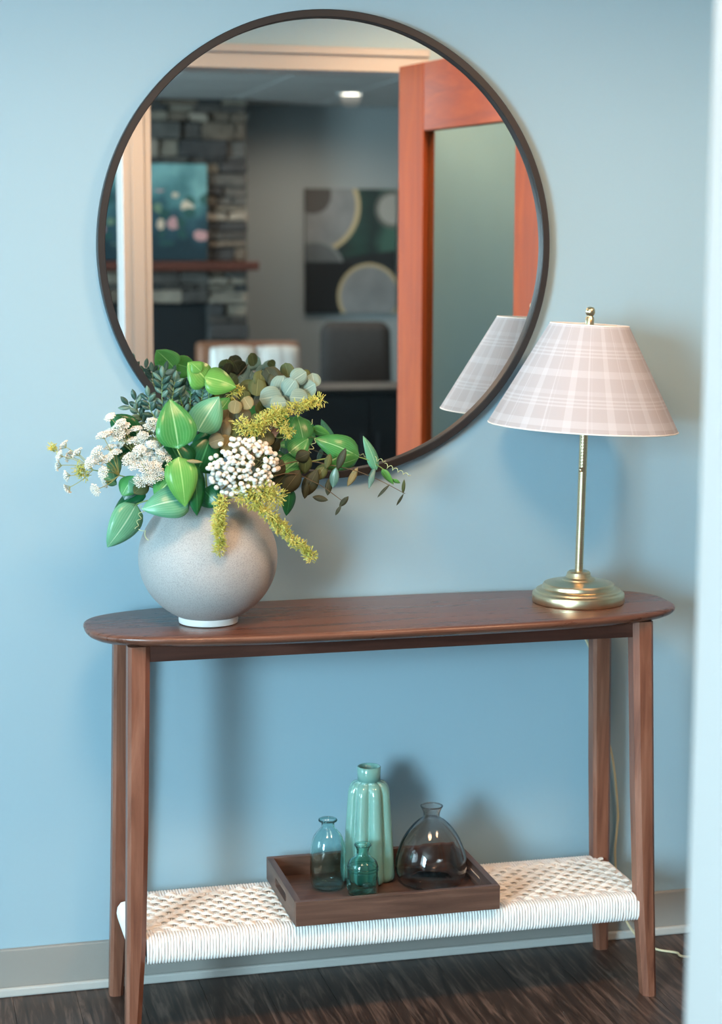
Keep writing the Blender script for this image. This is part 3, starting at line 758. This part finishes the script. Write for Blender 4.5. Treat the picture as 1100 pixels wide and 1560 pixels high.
mb.tube([tilt @ Vector((LX+(SR0-.001)*math.cos(2*PI*k/72), LY+(SR0-.001)*math.sin(2*PI*k/72), TH+SZ0)) for k in range(73)], .0016, 6, False)
mb.build('rim_binding', plain('white_binding', srgb(238, 234, 228), .8, 0, .02), sh, smooth=True)
mb = MB()
for k in range(3):
    a_ = 2*PI*k/3+.4; mb.tube([tilt @ Vector((LX, LY, TH+SZ1-.003)), tilt @ Vector((LX+(SR1-.003)*math.cos(a_), LY+(SR1-.003)*math.sin(a_), TH+SZ1-.001))], .0015, 6)
mb.build('spider', M['brass'], sh)
a_ = PI*.60; mb = MB().tube([tilt @ Vector((LX+(r_+.0012)*math.cos(a_), LY+(r_+.0012)*math.sin(a_), TH+z_)) for r_, z_ in ((SR0, SZ0), (SR1, SZ1))], .0009, 5)
mb.build('seam', plain('seam_thread', srgb(150, 144, 140), .9), sh)
# cord down the wall and over the floor
P = [Vector((LX+.02, LY+.085, TH+.006)), Vector((LX+.03, -.03, TH+.006)), Vector((LX+.025, -.008, TH-.01)), at(893, 975, -.012), at(904, 1005, -.012), at(905, 1030, -.012), at(902, 1050, -.012), at(910, 1078, -.012), at(932, 1150, -.014), at(941, 1232, -.014), at(940, 1262, -.014), at(937, 1300, -.02), at(941, 1350, -.026), at(951, 1395, -.03), at(965, 1420, -.045)]
P[-1].z = max(P[-1].z, .02)
P += [onz(978, 1433, .0035), onz(1000, 1446, .0035), onz(1030, 1451, .0035), onz(1062, 1458, .0035), Vector((1.05, -.2, .0035)), Vector((1.35, -.05, .0035))]
MB().tube(smooth_curve(P, 6), .0027, 7).build('power_cord', plain('cord_cream', srgb(214, 206, 170), .5, 0, .04), lp, smooth=True, label='thin cream power cord')

# ------------------------------------------------------------------ tray and bottles
TZ = ST+.0072
tx0, tx1, ty0, ty1, tt, th = -.1375, .2690, -.3255, -.0480, .0125, .0475
ty = empty('serving_tray', ((tx0+tx1)/2, (ty0+ty1)/2, TZ), 'dark stained wooden tray with slot handles on the woven shelf', 'tray')
MB().box((tx0+.002, ty0+.002, TZ), (tx1-.002, ty1-.002, TZ+.008), .001).build('bottom', M['tray_x'], ty)
MB().box((tx0, ty0, TZ), (tx1, ty0+tt, TZ+th), .0012).build('side_panel', M['tray_x'], ty)
MB().box((tx0, ty1-tt, TZ), (tx1, ty1, TZ+th), .0012).build('side_panel', M['tray_x'], ty)
def handle_side(xa):
    ya_, yb_ = ty0+tt, ty1-tt; yc = (ya_+yb_)/2; hl, hz0, hz1 = .052, TZ+.017, TZ+.034
    hr = (hz1-hz0)/2; hc = (hz0+hz1)/2; inner = []
    for k in range(9): a_ = -PI/2+PI*k/8; inner.append((yc+hl-hr+hr*math.cos(a_), hc+hr*math.sin(a_)))
    for k in range(9): a_ = PI/2+PI*k/8; inner.append((yc-hl+hr+hr*math.cos(a_), hc+hr*math.sin(a_)))
    outer = []
    for (y_, z_) in inner:     # matching points on the rectangle
        oy = yb_ if y_ > yc+hl-hr-1e-6 else ya_
        f_ = (z_-hz0)/(hz1-hz0); outer.append((oy, TZ+th*f_))
    m_ = len(inner); V = []
    for x_ in (xa, xa+tt):
        V += [Vector((x_, a, b)) for a, b in outer]+[Vector((x_, a, b)) for a, b in inner]
    F = []
    for k in range(m_):
        q = (k+1) % m_
        F += [(k, q, m_+q, m_+k), (2*m_+q, 2*m_+k, 3*m_+k, 3*m_+q), (m_+k, m_+q, 3*m_+q, 3*m_+k), (q, k, 2*m_+k, 2*m_+q)]
    o = obj('handle_panel', V, F, M['tray_y'], ty)
    bm = bmesh.new(); bm.from_mesh(o.data); bmesh.ops.recalc_face_normals(bm, faces=bm.faces); bm.to_mesh(o.data); bm.free()
handle_side(tx0); handle_side(tx1-tt)
BZ = TZ+.0082
def bottle(name, c, prof, th_, mat, label, n=56, lobe=None):
    """prof: outer (r, z) from foot to lip; wall of thickness th_"""
    t = empty(name, (c[0], c[1], BZ), label, 'bottle' if 'bottle' in name else 'vase')
    inn = [(max(r-th_, .001), z) for r, z in prof if z > th_*1.8]
    inn[0] = (inn[0][0], th_*1.8)
    full = [(.0008, 0)]+prof+[(prof[-1][0]-th_*.5, prof[-1][1]+th_*.45)]+inn[::-1]+[(.0008, th_*1.8)]
    MB().lathe(full, (c[0], c[1], BZ), n, lobe).build('body', mat, t, smooth=True)
    return t
def dense(pts, n=40):
    P = smooth_curve([Vector((a, 0, b)) for a, b in pts], max(2, n//len(pts))); return [(max(p.x, .0008), p.z) for p in P]
M['g_teal'] = glass('teal_glass', (.76, .95, .935, 1)); M['g_small'] = glass('deep_teal_glass', (.62, .90, .87, 1)); M['g_smoke'] = glass('smoke_glass', (.81, .77, .75, 1))
bc = (-.0335, -.150)
zl = at(501, 1249, bc[1]).z-BZ
def scaled(pts, zl, z0=.1): return [(r, z*zl/z0) for r, z in pts]
t = bottle('glass_bottle', bc, dense(scaled([(.020, 0), (.030, .003), (.0345, .011), (.0355, .03), (.0358, .052), (.034, .064), (.028, .0765), (.0185, .0855), (.0140, .0895), (.0130, .0945), (.0150, .0975), (.0178, .0995)], zl), 60), .0022, M['g_teal'], 'tall pale teal glass bottle with round shoulders standing on the tray')
MB().tube([Vector((bc[0]+.0168*math.cos(2*PI*k/40), bc[1]+.0168*math.sin(2*PI*k/40), BZ+zl)) for k in range(41)], .0024, 8, False).build('lip', M['g_small'], t, smooth=True)
bs = (.0245, -.204); zl = at(549, 1287, bs[1]).z-BZ
t = bottle('glass_bottle', bs, dense(scaled([(.021, 0), (.028, .003), (.0300, .012), (.0302, .035), (.0305, .055), (.0298, .061), (.0265, .068), (.0165, .0765), (.0128, .081), (.0125, .090), (.0145, .0955), (.0160, .0985)], zl), 60), .0026, M['g_small'], 'small embossed dark teal glass bottle at the front of the tray')
MB().tube([Vector((bs[0]+.0150*math.cos(2*PI*k/40), bs[1]+.0150*math.sin(2*PI*k/40), BZ+zl)) for k in range(41)], .0022, 8, False).build('lip', M['g_small'], t, smooth=True)
for zz in (.50, .56): MB().tube([Vector((bs[0]+.0305*math.cos(2*PI*k/48), bs[1]+.0305*math.sin(2*PI*k/48), BZ+zl*zz)) for k in range(49)], .0010, 6, False).build('embossed_band', M['g_small'], t, smooth=True)
for a0 in (-1.5, -3.0, 0.1):
    for rr in (.0035, .0068, .0100):
        P = []
        for k in range(25):
            q = 2*PI*k/24; a_ = a0+rr*math.cos(q)/.0305; P.append(Vector((bs[0]+.0308*math.cos(a_), bs[1]+.0308*math.sin(a_), BZ+zl*.235+rr*math.sin(q))))
        MB().tube(P, .0010, 6, False).build('embossed_ring', M['g_small'], t, smooth=True)
# ribbed sea-green vase
gc = (.0585, -.119); zl = at(561, 1167, gc[1]).z-BZ; zs = at(561, 1188, gc[1]).z-BZ
n = NT('sea_green_glass'); n.setb(Roughness=.12, Coat_Weight=.6, Subsurface_Weight=.15); n.b.inputs['Subsurface Radius'].default_value = (.01, .02, .02)
n.color(n.mix(n.noise(n.coord('Object', (1, 1, .4)), 14, 2), srgb(116, 168, 160), srgb(130, 178, 168))); M['sea'] = n.m
t = empty('ribbed_vase', (gc[0], gc[1], BZ), 'tall sea-green glossy vase of rounded ribs at the back of the tray', 'vase')
rv = math.atan2(CAM.y-gc[1], CAM.x-gc[0])
pf = []
for k in range(44):
    f_ = k/43; z_ = zs*f_
    r_ = .0575-.0150*f_
    if f_ < .10: r_ *= .80+.20*math.sqrt(1-(1-f_/.10)**2)
    if f_ > .86: r_ *= .52+.48*math.sqrt(max(0, 1-((f_-.86)/.14)**2))
    pf.append((r_, z_))
pf = [(.001, 0)]+pf
def lobe_g(t_, j):
    if j == 0 or j > 44: return 1
    f_ = (j-1)/43; k_ = 1 if f_ < .9 else max(0, 1-(f_-.9)/.1*.55)
    c_ = abs(math.cos(4*(t_-rv)-PI/2))
    return 1-(.29*k_)*(1-c_**.60)
nk = .0235
pf2 = [(nk, zs), (nk, zs+(zl-zs)*.5), (nk+.0004, zl-.001), (nk-.001, zl), (nk-.0028, zl-.0005), (nk-.003, zs-.01), (nk-.002, zs-.05), (.001, zs-.052)]
MB().lathe(pf+pf2, (gc[0], gc[1], BZ), 160, lobe_g).build('body', M['sea'], t, smooth=True)
# smoky gourd bottle
kc = (.1765, -.166); zl = at(655, 1228, kc[1]).z-BZ
def lobe_s(t_, j): return 1+.018*abs(math.cos(3.5*t_))**.5 if 6 < j < 66 else 1
pts = scaled([(.035, 0), (.058, .0025), (.0675, .010), (.0708, .020), (.0698, .032), (.0645, .045), (.055, .059), (.041, .072), (.028, .0805), (.0195, .0845), (.0165, .0868), (.0170, .092), (.0200, .0965), (.0222, .0995)], zl)
t = bottle('smoked_bottle', kc, dense(pts, 84), .0022, M['g_smoke'], 'squat pear-shaped smoky grey glass bottle on the tray', 96, lobe_s)
MB().tube([Vector((kc[0]+.0213*math.cos(2*PI*k/40), kc[1]+.0213*math.sin(2*PI*k/40), BZ+zl)) for k in range(41)], .0017, 8, False).build('lip', M['g_smoke'], t, smooth=True)

# ------------------------------------------------------------------ things seen in the mirror
# open door
A = vm(608, 100, 1.9755); dx, dy = math.cos(math.radians(-79)), -math.sin(math.radians(-79))
D = Vector((dx, dy, 0)); Nn = Vector((-dy, dx, 0)); zt_ = 2.035-.004; W_, th_ = .90, .042
dr = empty('cherry_door', (A.x, A.y, 0), 'open reddish cherry wood door with a long glass pane seen in the mirror', 'door')
def dbox(s0, s1, z0, z1, t0, t1, name, mat, parent, bev=.002):
    mb = MB().box((s0, t0, z0), (s1, t1, z1), bev)
    mb.v = [Vector((A.x, A.y, 0))+D*p.x+Nn*p.y+Vector((0, 0, p.z)) for p in mb.v]
    return mb.build(name, mat, parent)
sg = .165; zg = zt_-.20
dbox(0, sg, .008, zt_, -th_, 0, 'stile', M['door'], dr); dbox(.715, W_, .008, zt_, -th_, 0, 'stile', M['door'], dr)
dbox(sg, .715, zg, zt_, -th_+.001, -.001, 'top_rail', wood('cherry_rail', srgb(134, 56, 20), srgb(168, 76, 32), srgb(190, 96, 46), 'y', .6, .6), dr)
dbox(sg, .715, .008, .26, -th_+.001, -.001, 'bottom_rail', M['door'], dr)
M['doorglass'] = glass('door_glass', (.58, .74, .76, 1), 0, 1.2)
dbox(sg, .715, .26, zg, -.024, -.018, 'pane', M['doorglass'], dr, 0)
dbox(.80, .815, .98, 1.02, .0, .05, 'handle', M['brass'], dr)

# fireplace
YB, YW = 8.10, -YF+2*YM
fy = 2*YM-YB                       # real y of the stone face
xr_ = vm(377, 440, YB).x; xl_ = xr_-1.55; xb0, xb1 = vm(210, 500, YB).x-.42, vm(318, 500, YB).x
zb1 = vm(270, 462, YB).z; zm0, zm1 = vm(300, 412, YB).z, vm(300, 398, YB).z
fp = empty('stone_fireplace', ((xl_+xr_)/2, fy, 0), 'rugged grey stone fireplace with a dark firebox and wooden mantel seen in the mirror', 'fireplace')
mb = MB().box((xl_, fy-.03, zb1), (xr_, YF+.002, FC-.002)).box((xl_, fy-.03, 0), (xb0, YF+.002, zb1)).box((xb1, fy-.03, 0), (xr_, YF+.002, zb1))
mb.build('core', plain('mortar_dark', srgb(64, 60, 56), .95, 0, .2, 20), fp)
MB().box((xb0, fy-.10, 0.0), (xb1, fy-.09, zb1-.002)).build('firebox', plain('firebox_black', (.010, .012, .013, 1), .5), fp)
STN = [plain('stone_grey', srgb(*c), .9, 0, .25, 14, .5) for c in ((124, 112, 98), (90, 84, 78), (152, 136, 120), (68, 64, 62), (108, 92, 78), (82, 74, 68))]
def stones(xa, xb, za, zb):
    z = za
    while z < zb-.02:
        h = min(random.choice((.035, .045, .06, .085, .11)), zb-z); x = xa
        if zb-(z+h) < .03: h = zb-z
        while x < xb-.01:
            w_ = random.uniform(.09, .34)
            if xb-(x+w_) < .07: w_ = xb-x
            d_ = random.uniform(.0, .035)
            mb = MB().box((x+.005, fy-.028, z+.005), (x+w_-.005, fy+d_, z+h-.005), .008)
            for i_ in range(len(mb.v)): mb.v[i_] += Vector((random.uniform(-.010, .010), random.uniform(-.006, .006), random.uniform(-.007, .007)))
            mb.build('stone', random.choice(STN), fp); x += w_
        z += h
stones(xl_, xb0, .35, zb1); stones(xb1, xr_, .35, zb1); stones(xb0, xb1, zb1, zm0); stones(xl_, xb0, zb1, zm0); stones(xb1, xr_, zb1, zm0)
stones(xl_+.5, xr_, zm1, FC-.004)
xm = vm(388, 405, YB).x
MB().box((xl_-.08, fy-.02, zm0), (xm, fy+.16, zm1), .008).build('mantel', wood('mantel_wood', srgb(60, 28, 20), srgb(98, 50, 36), srgb(120, 66, 46), 'x', .5), fp)
# flower painting on the chimney breast
n = NT('painting_flowers'); n.setb(Roughness=.6)
v = n.coord('Object'); vo = n.new('ShaderNodeTexVoronoi'); vo.inputs['Scale'].default_value = 11; wv = n.new('ShaderNodeVectorMath', operation='ADD')
nzv = n.new('ShaderNodeTexNoise'); nzv.inputs['Scale'].default_value = 6; n.link(v, nzv.inputs['Vector']); sc_ = n.new('ShaderNodeVectorMath', operation='SCALE'); sc_.inputs['Scale'].default_value = .12
n.link(nzv.outputs['Color'], sc_.inputs[0]); n.link(v, wv.inputs[0]); n.link(sc_.outputs[0], wv.inputs[1]); n.link(wv.outputs[0], vo.inputs['Vector'])
s3 = n.sep(v); hsel = n.math('MULTIPLY_ADD', s3[2], 1.7, .5)
bgc = n.ramp(n.math('ADD', hsel, n.math('MULTIPLY', n.math('SUBTRACT', n.noise(v, 5, 4), .5), 1.2)), [(.15, srgb(22, 48, 56)), (.45, srgb(40, 74, 84)), (.7, srgb(84, 128, 128)), (1, srgb(132, 176, 172))])
fl_ = n.ramp(n.sep(vo.outputs['Color'])[0], [(.0, srgb(36, 78, 70)), (.5, srgb(48, 96, 88)), (.56, srgb(120, 140, 110)), (.72, srgb(206, 150, 146)), (.9, srgb(226, 196, 168))], 'CONSTANT')
near = n.math('LESS_THAN', vo.outputs['Distance'], .42); band = n.math('LESS_THAN', n.math('ABSOLUTE', n.math('ADD', s3[2], .03)), .17)
n.color(n.mix(n.math('MULTIPLY', near, n.math('MULTIPLY', band, .85)), bgc, fl_)); M['flowers'] = n.m
p1 = vm(315, 250, YB-.06); zlo = zm1+.002; xq = p1.x-.82
pc = empty('flower_painting', ((xq+p1.x)/2, fy+.05, (zlo+p1.z)/2), 'teal flower painting on the mantel seen in the mirror', 'painting')
MB().box((xq, fy+.04, zlo), (p1.x, fy+.065, p1.z), .002).build('canvas', M['flowers'], pc)
# abstract ring painting on the grey wall
a1, a2 = vm(465, 287, YW-.03), vm(603, 477, YW-.03)
ac = Vector(((a1.x+a2.x)/2, YF+.02, (a1.z+a2.z)/2)); aw, ah = a2.x-a1.x, a1.z-a2.z
n = NT('painting_rings'); n.setb(Roughness=.55)
v = n.coord('Object', (1/aw, 1, 1/ah)); s3 = n.sep(v)
def circ(cx, cz, rx, asp=ah/aw):
    return n.math('DIVIDE', n.math('SQRT', n.math('ADD', n.math('POWER', n.math('SUBTRACT', s3[0], cx), 2.0), n.math('POWER', n.math('MULTIPLY', n.math('SUBTRACT', s3[2], cz), asp), 2.0))), rx)
nz = n.noise(v, 4, 5)
c = n.ramp(n.math('ADD', s3[0], n.math('MULTIPLY', nz, .4)), [(.0, srgb(28, 30, 30)), (.25, srgb(36, 62, 54)), (.45, srgb(30, 44, 42)), (.6, srgb(60, 90, 78))])
gold, grey, dark = srgb(176, 156, 120), srgb(128, 126, 124), srgb(18, 19, 20)
def disc(c, d, fill, rim, lo=.90):
    c = n.mix(n.math('LESS_THAN', d, 1.0), c, rim); return n.mix(n.math('LESS_THAN', d, lo), c, fill)
g2 = n.mix(nz, srgb(92, 92, 92), srgb(150, 148, 146))
c = n.mix(n.math('LESS_THAN', s3[2], n.math('MULTIPLY_ADD', s3[0], .1, -.04)), c, n.mix(nz, dark, srgb(40, 44, 44)))
c = n.mix(n.math('LESS_THAN', s3[2], -.41), c, srgb(84, 92, 88))
c = disc(c, circ(-.40, .36, .50), g2, gold); c = n.mix(n.math('LESS_THAN', circ(-.42, .45, .20), 1.0), c, srgb(72, 66, 62))
c = disc(c, circ(-.40, -.16, .33), n.mix(nz, srgb(60, 62, 62), srgb(110, 112, 112)), srgb(120, 120, 118)); c = n.mix(n.math('MULTIPLY', n.math('LESS_THAN', s3[2], -.085), n.math('LESS_THAN', s3[0], .0)), c, dark)
c = disc(c, circ(.20, -.36, .35), g2, gold); c = disc(c, circ(.46, .34, .20), srgb(150, 146, 138), srgb(96, 94, 88), .8)
n.color(c); M['rings'] = n.m
ap = empty('ring_painting', tuple(ac), 'dark abstract painting of grey discs and gold rings on the grey wall', 'painting')
MB().box((ac.x-aw/2, YF+.004, ac.z-ah/2), (ac.x+aw/2, YF+.034, ac.z+ah/2), .002).build('canvas', M['rings'], ap)

def armchair(name, c, yaw, W, hb, mat, legm, label, rnd=.05):
    t = empty(name, (c[0], c[1], 0), label, 'armchair')
    Rm = Matrix.Translation((c[0], c[1], 0)) @ Matrix.Rotation(yaw, 4, 'Z')
    def part(nm, a, b, bev, m_, taper=None):
        bm = bmesh.new(); bmesh.ops.create_cube(bm, size=1); a, b = Vector(a), Vector(b)
        for v_ in bm.verts: v_.co = Vector(((a[i]+b[i])/2+v_.co[i]*(b[i]-a[i]) for i in range(3)))
        if taper:
            for v_ in bm.verts:
                if v_.co.z > (a.z+b.z)/2: v_.co.x *= taper; v_.co.y += -.07
        bmesh.ops.bevel(bm, geom=list(bm.edges), offset=bev, segments=4, affect='EDGES', profile=.5)
        mb = MB(); mb.bm(bm); mb.xf(Rm); return mb.build(nm, m_, t, smooth=True)
    part('backrest', (-W/2+.02, -.40, .34), (W/2-.02, -.27, hb), rnd, mat, .94)
    part('seat', (-W/2+.09, -.30, .24), (W/2-.09, .32, .46), .05, mat)
    for s_ in (-1, 1): part('armrest', (min(s_*W/2, s_*(W/2-.10)), -.34, .22), (max(s_*W/2, s_*(W/2-.10)), .33, .63), .04, mat)
    for sx in (-1, 1):
        for sy in (-1, 1):
            part('leg', (sx*(W/2-.09)-.02, sy*.27-.02, 0), (sx*(W/2-.09)+.02, sy*.27+.02, .23), .008, legm)
    return t, Rm
LEG = plain('dark_leg', srgb(40, 28, 22), .5)
c1 = vm(530, 490, 7.55)
armchair('armchair', (c1.x, c1.y+.35, 0), 0.15, .50, c1.z, plain('charcoal_fabric', srgb(62, 56, 53), .9, 0, .15, 60), LEG, 'charcoal upholstered armchair below the abstract painting seen in the mirror', .07)
c2 = vm(386, 521, 7.0)
t2, Rm = armchair('leather_armchair', (c2.x, c2.y+.33, 0), -.05, .68, c2.z, plain('tan_leather', srgb(140, 92, 66), .5, 0, .15, 20), LEG, 'tan leather armchair with striped cushions seen in the mirror', .025)
n = NT('striped_cushion'); n.setb(Roughness=.9); v = n.coord('Object'); s3 = n.sep(v)
st_ = n.math('FRACT', n.math('MULTIPLY', s3[0], 9.0)); n.color(n.mix(n.math('MULTIPLY', n.math('LESS_THAN', st_, .22), .5), srgb(232, 226, 218), srgb(170, 150, 138))); M['cush'] = n.m
for k, xo in enumerate((-.135, .13)):
    bm = bmesh.new(); bmesh.ops.create_cube(bm, size=1); bmesh.ops.subdivide_edges(bm, edges=list(bm.edges), cuts=8, use_grid_fill=True)
    for v_ in bm.verts:
        x_, y_, z_ = v_.co; e = (1-(2*abs(x_))**4)*(1-(2*abs(z_))**4)
        v_.co = Vector((x_*.262*(1-.06*(2*abs(z_))**2), y_*(.03+.11*max(e, 0)**.5), z_*.30*(1-.06*(2*abs(x_))**2)))
    mb = MB(); mb.bm(bm); mb.xf(Rm @ Matrix.Translation((xo, -.205, c2.z-.165)) @ Matrix.Rotation(.12, 4, 'X'))
    cen = sum(mb.v, Vector())/len(mb.v)
    o = mb.build('cushion', M['cush'], None, smooth=True, origin=cen); tag(o, ('white striped cushion on the tan leather armchair, beside the stone fireplace', 'white striped cushion on the tan leather armchair, on the side of the charcoal chair')[k], 'cushion', 'cushions on the leather armchair')
# dark chest in the lounge
c3 = vm(545, 592, 5.2); hz = c3.z
ct = empty('low_cabinet', (c3.x, c3.y, 0), 'dark low cabinet in front of the charcoal armchair seen in the mirror', 'cabinet')
dkm = wood('ebony_wood', srgb(18, 16, 15), srgb(30, 27, 25), srgb(42, 38, 36), 'x', .5)
MB().box((c3.x-.30, c3.y-.40, .06), (c3.x+.42, c3.y, hz-.025), .004).build('body', dkm, ct)
MB().box((c3.x-.32, c3.y-.42, hz-.0245), (c3.x+.44, c3.y+.015, hz), .004).build('top', dkm, ct)
for k in range(2):
    xa = c3.x-.29+k*.355; d_ = MB().box((xa, c3.y+.0005, .08), (xa+.345, c3.y+.012, hz-.04), .003).build('door', dkm, ct)
    MB().tube([Vector((xa+(.31 if k == 0 else .035), c3.y+.02, hz*.6)), Vector((xa+(.31 if k == 0 else .035), c3.y+.02, hz*.6+.1))], .005, 8).build('handle', M['black'], d_)
for sx in (-.27, .38):
    for sy in (-.37, -.03): MB().box((c3.x+sx-.02, c3.y+sy-.02, 0), (c3.x+sx+.02, c3.y+sy+.02, .0595)).build('leg', dkm, ct)
